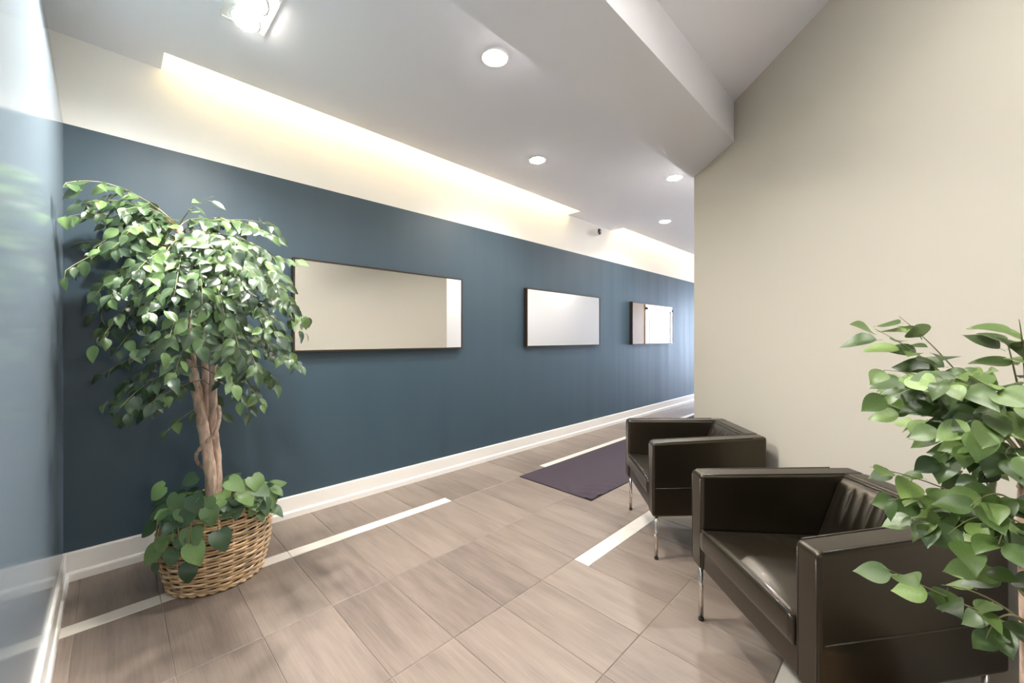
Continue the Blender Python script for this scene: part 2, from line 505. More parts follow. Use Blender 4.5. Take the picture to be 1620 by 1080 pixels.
# baseboards: flat board with a shoe moulding
def baseboard(name, prof_dir, a, b):
    a = Vector((*a, 0)); b = Vector((*b, 0)); n = Vector((*prof_dir, 0))
    prof = [(0, 0), (.022, 0), (.022, .038), (.018, .047), (.012, .050), (.012, .146), (.009, .154), (0, .154)]
    m = MB(); vs = []
    for p in (a, b):
        for d, z in prof: vs.append(p + n * d + Vector((0, 0, z)))
    k = len(prof)
    fs = [(i, (i + 1) % k, k + (i + 1) % k, k + i) for i in range(k)] + [tuple(range(k - 1, -1, -1)), tuple(range(k, 2 * k))]
    m.add(vs, fs)
    o = m.build(name, M['trim'])
    bm = bmesh.new(); bm.from_mesh(o.data); bmesh.ops.recalc_face_normals(bm, faces=bm.faces); bm.to_mesh(o.data); bm.free()
    tag(o, kind='structure')
baseboard('baseboard_left', (1, 0), (X0, YR), (X0, YB - .022))
baseboard('baseboard_back', (0, -1), (X0, YB), (XE, YB))
baseboard('baseboard_right', (-1 / R2, 1 / R2), (BC.x, BC.y), (EC.x, EC.y))
baseboard('baseboard_corridor', (0, 1), (EC.x, YCOR), (9.9, YCOR))

# ------------------------------------------------------------------ lamps
def area(name, loc, rot, sx, sy, watts, col, parent=None, spread=math.pi):
    l = bpy.data.lights.new(name, 'AREA'); l.shape = 'RECTANGLE'; l.size = sx; l.size_y = sy
    l.energy = watts; l.color = col; l.spread = spread
    o = bpy.data.objects.new(name, l); COL.objects.link(o); o.location = loc; o.rotation_euler = rot
    if parent: o.parent = parent
    return o
for i, (a, b) in enumerate(XS):
    m = MB(); m.box((a + .02, YS + .012, 3.04), (b - .02, YS + .020, 3.06))
    o = m.build('light_strip', M['ledstrip'])
    tag(o, ['warm light strip hidden in the long ceiling slot above the large mirror',
            'warm light strip hidden in the ceiling slot at the far end of the corridor'][i], 'light strip', 'light strips in the ceiling slots')
    n_ = MB(); n_.box((a + .02, YS, 3.035), (b - .02, YS + .012, 3.065)); n_.build('channel', M['plastic'], o)
    area('strip_light', ((a + b) / 2, YS + .03, 3.05), (math.radians(62), 0, 0), b - a - .06, .02, COVE_W, (1, .80, .46), o)

def downlight(x, y, z, label, watts=DOWN_W, group='recessed round downlights', col=(1, .965, .91)):
    root = empty('downlight', (x, y, z)); tag(root, label, 'ceiling light', group)
    m = MB(); m.lathe([(.070, .0), (.080, .0), (.082, -.003), (.076, -.006), (.068, -.004), (.066, .0)], 40); m.build('trim_ring', M['plastic'], root, True)
    m = MB(); m.lathe([(.068, -.003), (.060, -.008), (.040, -.013), (.001, -.015)], 40); m.build('lens', M['lamp'], root)
    l = bpy.data.lights.new('downlight_beam', 'SPOT'); l.energy = watts; l.spot_size = math.radians(150); l.spot_blend = 1; l.shadow_soft_size = .055; l.color = col
    lo = bpy.data.objects.new('downlight_beam', l); COL.objects.link(lo); lo.parent = root; lo.location = (0, 0, -.022)
downlight(1.566, 1.705, ZC, 'round recessed downlight nearest the viewer, beside the dropped beam')
downlight(2.738, 2.413, ZC, 'round recessed downlight above the middle mirror, close to the long light slot')
downlight(4.018, 1.700, ZC, 'round recessed downlight at the far tip of the dropped beam by the beige wall corner')
downlight(5.424, 2.427, ZC, 'smallest and farthest round recessed downlight, near the start of the second light slot')
downlight(6.47, 1.70, ZC, 'round recessed downlight hidden in the corridor just past the beige wall', 13)
downlight(8.1, 2.42, ZC, 'round recessed downlight hidden in the corridor before the white door', 11)
downlight(10.8, 2.42, ZC, 'round recessed downlight hidden deep in the corridor by the white door')
downlight(.95, -.45, ZR, 'added unseen round downlight in the raised ceiling behind the lens', 14)  # unseen lamp, added to brighten the beige wall
downlight(1.35, .25, ZR, 'added round downlight in the raised ceiling over the near armchair, out of view', 8)  # added out of view for more light on the beige wall
downlight(.35, .35, ZR, 'added unseen round downlight in the raised ceiling right above the lens', 9)  # also added, evens out the brightness near the camera
downlight(2.0, -2.2, ZR, 'added unseen round downlight in the raised ceiling near the added window')  # added as well, unseen light from the rear of the lobby

def twin_lamp():
    x0, x1, y0, y1 = .392, .567, 2.10, 2.44
    root = empty('twin_spotlight', ((x0 + x1) / 2, (y0 + y1) / 2, ZC))
    tag(root, 'square-framed recessed twin spotlight with two tilted round heads above the potted tree', 'ceiling light')
    w, d = (x1 - x0) / 2, (y1 - y0) / 2
    m = MB(); f = .012
    m.box((-w - f, -d - f, -.006), (w + f, -d, .0)); m.box((-w - f, d, -.006), (w + f, d + f, .0))
    m.box((-w - f, -d, -.006), (-w, d, .0)); m.box((w, -d, -.006), (w + f, d, .0)); m.build('trim_frame', M['plastic'], root)
    m = MB(); m.box((-w, -d, -.003), (w, d, -.001)); m.build('housing', M['plastic'], root)
    for s in (-1, 1):
        m = MB(); m.lathe([(.050, .0), (.062, -.004), (.066, -.03), (.060, -.034), (.056, -.030)], 36)
        h = m.build('lamp_head', M['plastic'], root, True)
        h.location = (-.002, s * .078 , -.014); h.rotation_euler = (math.radians(-13), math.radians(12), 0)
        m = MB(); m.lathe([(.001, -.031), (.057, -.031)], 36); m.build('lens', M['lamp'], h)
        l = bpy.data.lights.new('spot_beam', 'SPOT'); l.energy = TWIN_W; l.spot_size = math.radians(168); l.spot_blend = 1; l.shadow_soft_size = .05; l.color = (1, .965, .91)
        lo = bpy.data.objects.new('spot_beam', l); COL.objects.link(lo); lo.parent = h; lo.location = (0, 0, -.045)
twin_lamp()

def added_globe_lamp(x, y, label):
    root = empty('added_floor_lamp', (x, y, 0)); tag(root, label, 'lamp')
    m = MB(); m.lathe([(.001, .022), (.13, .020), (.14, .012), (.14, 0), (.001, 0)], 32); m.build('base', M['hardware'], root, True)
    m = MB(); m.lathe([(.011, .02), (.011, 1.60), (.03, 1.61), (.03, 1.64)], 16); m.build('pole', M['hardware'], root, True)
    m = MB(); m.lathe([(max(.001, .14 * math.sin(math.pi * i / 20)), 1.76 - .14 * math.cos(math.pi * i / 20)) for i in range(21)], 32); m.build('globe_shade', M['globe'], root, True)
added_globe_lamp(.35, -1.75, 'added unseen globe lamp brightening the room from behind the lens')  # unseen lamp, added to lift the ceiling and even out brightness

# ------------------------------------------------------------------ mirrors
def mirror(x, label):
    w, z0, z1, t, f = 1.535, 1.200, 1.886, .05, .013
    root = empty('wall_mirror', (x, YB, z0)); tag(root, label, 'mirror', 'framed mirrors along the blue wall')
    h = z1 - z0
    for nm, a, b in (('frame_rail', (0, -t, 0), (w, 0, f)), ('frame_rail', (0, -t, h - f), (w, 0, h)),
                     ('frame_stile', (0, -t, f), (f, 0, h - f)), ('frame_stile', (w - f, -t, f), (w, 0, h - f))):
        m = MB(); m.box(a, b); o = m.build(nm, M['frame'], root); bevel(o, .0015, 1, smooth=False)
    m = MB(); m.box((f, -t + .006, f), (w - f, -.004, h - f)); m.build('mirror_glass', M['silver'], root)
mirror(.925, 'long dark-framed mirror nearest the potted tree, with the beige wall reflected in it')
mirror(3.395, 'middle dark-framed mirror on the blue wall, reflecting only the pale corridor wall')
mirror(5.86, 'farthest dark-framed mirror on the blue wall, reflecting a tan wall and a white door')

# ------------------------------------------------------------------ security camera
def security_camera():
    root = empty('security_camera', (4.83, YB + .001, 2.79)); tag(root, 'small white security camera with black lens on the cream wall between light slots', 'camera')
    rot = Euler((math.radians(90), 0, math.radians(-2)))
    m = MB(); m.lathe([(.001, 0), (.052, 0), (.052, .012), (.046, .016)], 32); o = m.build('mount_plate', M['plastic'], root, True); o.rotation_euler = (math.radians(90), 0, 0)
    m = MB(); m.lathe([(.047, .010), (.048, .06), (.050, .096), (.050, .108), (.046, .109), (.045, .100)], 32); o = m.build('body', M['plastic'], root, True); o.rotation_euler = rot
    m = MB(); m.lathe([(.043, .098), (.040, .106), (.030, .113), (.015, .117), (.001, .118)], 32); l = m.build('lens_dome', M['blackglass'], root, True); l.rotation_euler = rot
    m = MB(); m.lathe([(.014, .115), (.012, .1195), (.001, .120)], 20); m.build('lens_ring', M['hardware'], l, True)
security_camera()

# ------------------------------------------------------------------ floor mat
def floor_mat():
    x0, x1, y0, y1 = 2.717, 7.1, 1.822, 2.605
    nx, ny = 150, 48
    top = []
    def h(x, y):
        z = .007
        d = math.exp(-((x - 2.86) / .22) ** 2 - ((y - 1.90) / .10) ** 2)
        z += .0126 * d * math.sin(46 * (x - 2.7) + 24 * (y - 1.8))
        d2 = math.exp(-((x - 2.80) / .035) ** 2 - ((y - 1.84) / .10) ** 2)
        z += .012 * d2
        d3 = math.exp(-(((x - 2.95) + .5 * (y - 2.05)) / .02) ** 2 - ((y - 2.0) / .05) ** 2)
        z += .0144 * d3
        d4 = math.exp(-(((x - 2.80) - .9 * (y - 2.10)) / .018) ** 2 - ((y - 2.09) / .07) ** 2)
        z += .0108 * d4
        return max(.004, z)
    xs = [x0 + (1.1 * i / 110 if i <= 110 else 1.1 + (x1 - x0 - 1.1) * (i - 110) / 40) for i in range(nx + 1)]
    vs = [(x, y0 + (y1 - y0) * j / ny, h(x, y0 + (y1 - y0) * j / ny)) for x in xs for j in range(ny + 1)]
    fs = [(i * (ny + 1) + j, (i + 1) * (ny + 1) + j, (i + 1) * (ny + 1) + j + 1, i * (ny + 1) + j + 1) for i in range(nx) for j in range(ny)]
    m = MB(); m.add(vs, fs)
    e = []
    root_m = m
    o = m.build('floor_runner', M['matte'], None, True)
    tag(o, 'charcoal purple floor runner with a wrinkled corner, lying on the tiles beside the far armchair', 'mat')
    m = MB(); b = .006
    for a, c in (((x0 - b, y0 - b, 0), (x1 + b, y0, .007)), ((x0 - b, y1, 0), (x1 + b, y1 + b, .007)), ((x0 - b, y0, 0), (x0, y1, .007)), ((x1, y0, 0), (x1 + b, y1, .007))):
        m.box(a, c)
    m.build('mat_edge', M['rubber'], o)
floor_mat()

# ------------------------------------------------------------------ armchairs
def make_chair():
    """Local axes: x runs from the front to the back, y to the sitter's right, z up."""
    root = empty('armchair')
    Lc, Wf, Tp, th = .685, .375, .085, .092
    zb, zf, zr = .258, .688, .716
    lea = M['leather']
    def yo(x): return Wf - Tp * x / Lc            # outer half width at x
    def zt(x): return zf + (zr - zf) * x / Lc
    for s in (1, -1):
        def arm(x0, x1, z0, z1f, dy0=0, dy1=0):
            p = []
            for z_ in (0, 1):
                for x, side in ((x0, 0), (x1, 0), (x1, 1), (x0, 1)):
                    y = yo(x) - (th + dy1 if side else dy0)
                    p.append((x, s * y, z0 if z_ == 0 else (zt(x) if z1f is None else z1f)))
            return p
        m = MB(); m.hexa(arm(0, Lc, zb, None)); o = m.build('armrest', lea, root); bevel(o, .016, 4)
        # stitched seam low on the outer side, and the seams down the front edges
        m = MB(); m.tube([(x, s * (yo(x) + .0005), .425) for x in (.02, .2, .4, .6, Lc - .02)], .0022, 6); m.build('seam', M['piping'], o, True)
        m = MB(); m.tube([(.001, s * (yo(0) - .010), zb + .02), (.0005, s * (yo(0) - .010), zf - .02)], .0022, 6)
        m.tube([(.001, s * (yo(0) - th + .010), zb + .02), (.0005, s * (yo(0) - th + .010), zf - .02)], .0022, 6); m.build('front_seam', M['piping'], o, True)
        m = MB(); m.tube([(x, s * (yo(x) - th + .006), zt(x) - .001) for x in (.02, .2, .4, .6)], .003, 6)
        m.tube([(x, s * (yo(x) - .006), zt(x) - .001) for x in (.02, .2, .4, .6)], .003, 6); m.build('top_piping', M['piping'], o, True)
    # outer back
    xb = Lc - .085
    m = MB(); p = []
    for z_ in (0, 1):
        for x, sg in ((xb, -1), (Lc, -1), (Lc, 1), (xb, 1)):
            p.append((x, sg * (yo(x) - th + .004), zb if z_ == 0 else zr))
    m.hexa(p); o = m.build('back_frame', lea, root); bevel(o, .016, 4)
    # back cushion: slanted, with vertical pleats under a rolled top edge
    nx, nz = 84, 30
    m = MB(); vs = []; fs = []
    for k in range(nz + 1):
        u = k / nz
        z = .44 + (.706 - .44) * u
        x = .475 + .095 * u ** .9
        roll = 0
        if u > .86: roll = .022 * ((u - .86) / .14) ** 2
        for i in range(nx + 1):
            w = i / nx * 2 - 1
            hw = yo(x) - th + .002
            pl = 0
            fade = max(0, min(1, (u - .30) / .3)) * max(0, min(1, (.90 - u) / .08))
            if abs(w) < .80: pl = .014 * fade * (abs(math.cos(w / .80 * math.pi * 3.5)) ** .6 - .6) * min(1, (.80 - abs(w)) / .1)
            edge = .018 * max(0, (abs(w) - .9) / .1) ** 2
            bulge = -.012 * math.sin(u * math.pi) * (1 - w * w)
            vs.append((x + roll + edge + bulge - pl, w * hw, z))
    for k in range(nz):
        for i in range(nx):
            a = k * (nx + 1) + i
            fs.append((a, a + nx + 1, a + nx + 2, a + 1))
    # close the top towards the outer back
    top0 = nz * (nx + 1)
    nb = len(vs)
    for i in range(nx + 1):
        w = i / nx * 2 - 1
        vs.append((xb + .03, w * (yo(xb) - th), .704))
    for i in range(nx):
        fs.append((top0 + i, nb + i, nb + i + 1, top0 + i + 1))
    m.add(vs, fs); m.build('back_cushion', lea, root, True)
    m = MB(); m.tube([(.5875, w * (yo(.58) - th - .01), .703) for w in (-1, -.5, 0, .5, 1)], .0045, 8); m.build('back_piping', M['piping'], root, True)
    # seat cushion
    nx, ny = 26, 22
    m = MB()
    xs0, xs1 = -.006, .50
    def top(x, w):
        u = (x - xs0) / (xs1 - xs0)
        z = .446 + .016 * (1 - w ** 4) * math.sin(min(1, u * 1.15 + .12) * math.pi) ** .6
        z += .002 * math.sin(9 * u + 4 * w)
        if abs(u - .52) < .035: z -= .006 * (1 - abs(u - .52) / .035)
        return z
    rings = []
    def ring(inset, z_of):
        r = []
        def pt(x, w):
            hw = yo(max(0, x)) - th - .003 - inset
            return (x, w * hw, z_of(x, w))
        for j in range(ny): r.append(pt(xs0 + inset, -1 + 2 * j / ny))
        for i in range(nx): r.append(pt(xs0 + inset + (xs1 - xs0 - 2 * inset) * i / nx, 1))
        for j in range(ny): r.append(pt(xs1 - inset, 1 - 2 * j / ny))
        for i in range(nx): r.append(pt(xs1 - inset - (xs1 - xs0 - 2 * inset) * i / nx, -1))
        return r
    vs = []; fs = []
    lev = [(.012, lambda x, w: .352), (.004, lambda x, w: .358), (0, lambda x, w: .375), (-.002, lambda x, w: .400), (0, lambda x, w: .428), (.004, lambda x, w: .440), (.012, lambda x, w: .447)]
    n = 2 * (nx + ny)
    for ins, zf_ in lev: vs += ring(ins, zf_)
    for k in range(len(lev) - 1):
        for i in range(n):
            j = (i + 1) % n
            fs.append((k * n + i, k * n + j, (k + 1) * n + j, (k + 1) * n + i))
    g0 = len(vs)
    for i in range(nx + 1):
        for j in range(ny + 1):
            x = xs0 + .012 + (xs1 - xs0 - .024) * i / nx; w = -1 + 2 * j / ny
            hw = yo(max(0, x)) - th - .003 - .012
            e = min(1, min(1 - abs(w), i / nx, 1 - i / nx) / .10)
            vs.append((x, w * hw, .447 + (top(x, w) - .447) * e))
    for i in range(nx):
        for j in range(ny):
            a = g0 + i * (ny + 1) + j
            fs.append((a, a + ny + 1, a + ny + 2, a + 1))
    fs.append(tuple(range(n - 1, -1, -1)))
    m.add(vs, fs); seat = m.build('seat_cushion', lea, root, True)
    bmm = bmesh.new(); bmm.from_mesh(seat.data); bmesh.ops.remove_doubles(bmm, verts=bmm.verts, dist=.0008); bmesh.ops.recalc_face_normals(bmm, faces=bmm.faces)
    for f in bmm.faces: f.smooth = True
    bmm.to_mesh(seat.data); bmm.free()
    m = MB(); m.tube([(.001, w * (yo(0) - th - .006), .446 + .002 * (1 - w * w)) for w in (-1, -.6, -.2, .2, .6, 1)], .004, 8); m.build('seat_piping', M['piping'], seat, True)
    xm = xs0 + .52 * (xs1 - xs0)
    m = MB(); m.tube([(xm, w * (yo(xm) - th - .02), top(xm, w) + .0008) for w in [-1 + .1 * q for q in range(21)]], .0025, 6); m.build('seat_seam', M['piping'], seat, True)
    # apron and underside between the arms
    m = MB(); p = []
    for z_ in (0, 1):
        for x, sg in ((.010, -1), (xb + .01, -1), (xb + .01, 1), (.010, 1)):
            p.append((x, sg * (yo(x) - th + .004), zb + .003 if z_ == 0 else .360))
    m.hexa(p); o = m.build('seat_base', lea, root); bevel(o, .01, 2)
    # legs
    for s in (1, -1):
        for x, q in ((.030, .030), (Lc - .05, .035)):
            m = MB(); m.lathe([(.0105, .012), (.0105, zb + .004)], 20, cap0=True, cap1=True)
            l = m.build('leg', M['chrome'], root, True); l.location = (x, s * (yo(x) - q), 0)
            m = MB(); m.lathe([(.0118, 0), (.0118, .013)], 20, cap0=True, cap1=True); m.build('foot_cap', M['rubber'], l, True)
    # thin steel rail under each side
    for s in (1, -1):
        m = MB(); m.box((.02, s * (yo(.3) - .05) - .008, zb - .007), (.04, s * (yo(.3) - .05) + .008, zb + .001))
        m.hexa([(.02, s * (yo(.02) - .03) - .006, zb - .008), (Lc - .04, s * (yo(Lc) - .035) - .006, zb - .008), (Lc - .04, s * (yo(Lc) - .035) + .006, zb - .008), (.02, s * (yo(.02) - .03) + .006, zb - .008),
                (.02, s * (yo(.02) - .03) - .006, zb + .002), (Lc - .04, s * (yo(Lc) - .035) - .006, zb + .002), (Lc - .04, s * (yo(Lc) - .035) + .006, zb + .002), (.02, s * (yo(.02) - .03) + .006, zb + .002)])
        m.build('rail', M['chrome'], root)
    return root
chair = make_chair()
c1 = LD(.856, 1.510); chair.location = (c1.x, c1.y, 0); chair.rotation_euler = (0, 0, math.radians(-45 + 2.0))
tag(chair, 'nearest dark brown leather armchair on thin chrome legs, partly behind the foreground plant', 'armchair', 'dark leather armchairs along the beige wall')
chair2 = copy_tree(chair)
c2 = LD(.846, 2.705); chair2.location = (c2.x, c2.y, 0); chair2.rotation_euler = (0, 0, math.radians(-45 - 4.3))
tag(chair2, 'farther dark brown leather armchair, standing beside the floor runner near the beige wall corner', 'armchair', 'dark leather armchairs along the beige wall')

# ------------------------------------------------------------------ wicker basket
BX, BY, BH = .416, 2.72, .400
def brad(z):
    u = z / BH
    return .205 + .047 * math.sin(min(1, u * 1.05 + .02) * math.pi * .72)
def make_basket():
    root = empty('wicker_basket', (BX, BY, 0))
    ns = 26; nrow = 25; seg = ns * 4
    for r in range(nrow):
        z = .022 + (BH - .040) * r / (nrow - 1)
        pts = []
        for k in range(seg):
            a = 2 * math.pi * k / seg
            ph = a * ns / 2 + (math.pi if r % 2 else 0)
            rr = brad(z) + .0058 * math.sin(ph)
            pts.append((rr * math.cos(a), rr * math.sin(a), z + .0015 * math.sin(5 * a + r * 1.7)))
        m = MB(); m.tube(pts, .0064, 6, closed=True)
        m.build('wicker_strand', M['wicker'] if r % 3 else M['wicker2'], root, True)
    for k in range(ns):
        a = 2 * math.pi * (k + .0) / ns
        pts = [((brad(z)) * math.cos(a), (brad(z)) * math.sin(a), z) for z in [.006 + (BH - .012) * i / 10 for i in range(11)]]
        m = MB(); m.tube(pts, .0042, 5); m.build('wicker_stake', M['wicker2'], root, True)
    for zz, ro, ph in ((.392, .009, 0), (.400, .004, .8), (.388, .0, 1.6), (.010, .004, 0), (.016, .0, 1)):
        pts = []
        for k in range(120):
            a = 2 * math.pi * k / 120
            rr = brad(zz) + ro + .004 * math.sin(a * 30 + ph)
            pts.append((rr * math.cos(a), rr * math.sin(a), zz + .004 * math.cos(a * 30 + ph)))
        m = MB(); m.tube(pts, .0062, 6, closed=True); m.build('rim_braid', M['wicker'], root, True)
    m = MB(); m.lathe([(.001, .004), (.200, .004), (brad(.05) - .016, .05), (brad(.2) - .016, .2), (brad(.37) - .016, .37)], 40); m.build('liner', M['linerbrown'], root, True)
    m = MB(); m.lathe([(.001, .372), (.10, .374), (brad(.36) - .014, .355)], 32); m.build('moss', M['moss'], root, True)
    return root
basket = make_basket()
tag(basket, 'round honey-coloured wicker basket holding the tall potted tree by the blue wall', 'basket', 'wicker plant baskets')
PD = .93
pb = P(1634, 900, PD)
basket2 = copy_tree(basket); basket2.location = (pb.x, pb.y, 0); basket2.scale = (.72, .72, .72)
tag(basket2, 'smaller wicker basket under the foreground plant beside the near armchair', 'basket', 'wicker plant baskets')

# ------------------------------------------------------------------ leaves
def leaf_mesh(name, material, wid, bend, fold, tip=.12, heart=False, petiole=.12, seed=0):
    """Unit leaf: grows along +y from the origin, upper face +z, pointed and folded at the midrib."""
    r = random.Random(seed)
    rows = [0, .04, .10, .19, .30, .42, .54, .66, .77, .87, .94, 1.0]
    def wd(t):
        if heart: return wid * (math.sin(min(1, (t + .10) / 1.10) ** .62 * math.pi) ** .8) if t < 1 else 0
        return wid * dict(zip(rows, (0, .30, .58, .84, .98, 1, .92, .74, .52, .28, .12, 0)))[t]
    vs = []; fs = []
    pl = petiole
    for i, t in enumerate(rows):
        y = pl + (1 - pl) * t
        z = -bend * y * y + .02 * math.sin(7 * y + seed)
        w = max(0, wd(t)) if 0 < t < 1 else (.0 if not (heart and t == 0) else wid * .35)
        wv = .025 * math.sin(5 * t + seed * 1.3)
        back = (-.10, -.075, -.04, -.015)[i] if heart and i < 4 else 0
        for sgn in (-1, -.5, 0, .5, 1):
            lift = fold * w * abs(sgn) + (wv if sgn > 0 else -wv) * abs(sgn) * (1 if w > 0 else 0) - .22 * fold * w * sgn * sgn
            vs.append((w * sgn, y + back * abs(sgn), z + lift))
    n = 5
    for i in range(len(rows) - 1):
        for j in range(n - 1):
            a = i * n + j
            fs.append((a, a + 1, a + n + 1, a + n))
    m = MB(); m.add(vs, fs)
    k = len(vs)
    m.add([(-.012, 0, 0), (.012, 0, 0), (.010, pl + .03, -bend * pl * pl + .004), (-.010, pl + .03, -bend * pl * pl + .004)], [(0, 1, 2, 3)])
    me = m.mesh(name, material, True)
    return me

def frame_from(d, up):
    d = d.normalized()
    z = up - d * up.dot(d)
    z = z.normalized() if z.length > 1e-4 else d.orthogonal().normalized()
    x = d.cross(z)
    return Matrix((x, d, z)).transposed()

def bez(a, b, c, t):
    return a * (1 - t) ** 2 + b * 2 * t * (1 - t) + c * t * t

def free_leaf(pos, d, size):
    """Shift a leaf that would poke into a wall."""
    p = pos.copy(); t = p + d.normalized() * size
    w = size * .3
    lo = min(p.x, t.x - w * .6); p.x += max(0, X0 + .012 - lo)
    hi = max(p.y, t.y + w * .6); p.y -= max(0, hi - (YB - .012))
    lat = (t.x - t.y) / R2
    if lat > WLAT - .03 and (t.x + t.y) / R2 < 3.4:
        k = (lat - WLAT + .03) / R2; p.x -= k; p.y += k
    return p

def put_leaf(me, pos, d, up, size, parent, inv):
    pos = free_leaf(pos, d, size)
    o = link('leaf', me, parent)
    rot = frame_from(d, up).to_4x4()
    o.matrix_local = inv @ Matrix.Translation(pos) @ rot @ Matrix.Scale(size, 4)
    return o

def clampw(p):
    """Keep foliage clear of the two blue walls and the beige wall."""
    p = p.copy()
    p.x = max(p.x, X0 + .035); p.y = min(p.y, YB - .05)
    lat = (p.x - p.y) / R2; dep = (p.x + p.y) / R2
    if lat > WLAT - .06 and dep < 3.4:
        p = LD(WLAT - .06, dep, p.z)
    return p

def plant(root, base, branches, leaves, size, spacing, start_t, rnd, nmax=300, droop=.8, side=.75, face=None):
    """branches: (start, ctrl, tip, radius, n factor, light) in world space. Builds branch parts and leaf parts."""
    inv = Matrix.Translation(-Vector(base))
    todo = []
    for a, b, c, rad, dens, st in branches:
        L = (b - a).length + (c - b).length
        pts = [clampw(bez(a, b, c, i / 12)) for i in range(13)]
        m = MB(); m.tube([p - Vector(base) for p in pts], [rad * (1 - .75 * i / 12) for i in range(13)], 5)
        m.build('branch', M['twig'], root, True)
        n = max(3, int(L * (1 - st) / spacing * dens))
        for i in range(n):
            t = st + (1 - st) * (i + .5 * rnd.random()) / n
            t = min(t, 1)
            p = clampw(bez(a, b, c, t)); tg = (bez(a, b, c, min(1, t + .03)) - bez(a, b, c, t - .03))
            if tg.length < 1e-6: continue
            tg.normalize()
            sd = tg.cross(Vector((0, 0, 1)))
            sd = sd.normalized() if sd.length > .05 else Vector((1, 0, 0))
            s = 1 if i % 2 else -1
            end = t > .96
            d = tg * (.7 + .3 * rnd.random()) + sd * s * (0 if end else side * (.6 + .8 * rnd.random())) + Vector((0, 0, -1)) * droop * (.35 + .9 * rnd.random())
            d += Vector((rnd.uniform(-.4, .4), rnd.uniform(-.4, .4), rnd.uniform(-.3, .3)))
            up = Vector((0, 0, 1)) + tg * .6 + (face * rnd.uniform(.2, 1.1) if face is not None else Vector()) + Vector((rnd.uniform(-.7, .7), rnd.uniform(-.7, .7), 0))
            off = Vector((rnd.uniform(-1, 1), rnd.uniform(-1, 1), rnd.uniform(-1, .4))) * .012
            todo.append((clampw(p + off), d, up, size * rnd.uniform(.72, 1.18), rnd.randrange(len(leaves))))
            if dens > .9 and rnd.random() < .45:     # a side twiglet with one more leaf
                q = p + sd * s * .05 + Vector((0, 0, rnd.uniform(-.05, .01)))
                todo.append((clampw(q), d + sd * s * .4, up, size * rnd.uniform(.7, 1.1), rnd.randrange(len(leaves))))
    cpos = Vector((0, 0, CAM_H))
    todo.sort(key=lambda q: (q[0] - cpos).length)
    for q in todo[:nmax]:
        put_leaf(leaves[q[4]], q[0], q[1], q[2], q[3], root, inv)
    rest = todo[nmax:]
    if rest:
        m = MB()
        for pos, d, up, sz, k in rest:
            pos = free_leaf(pos, d, sz)
            mt = inv @ Matrix.Translation(pos) @ frame_from(d, up).to_4x4() @ Matrix.Scale(sz, 4)
            me = leaves[k]
            m.add([mt @ v.co for v in me.vertices], [tuple(p.vertices) for p in me.polygons])
        tag(m.build('inner_foliage', leaves[0].materials[0], root, True), kind='stuff')
    return len(todo)

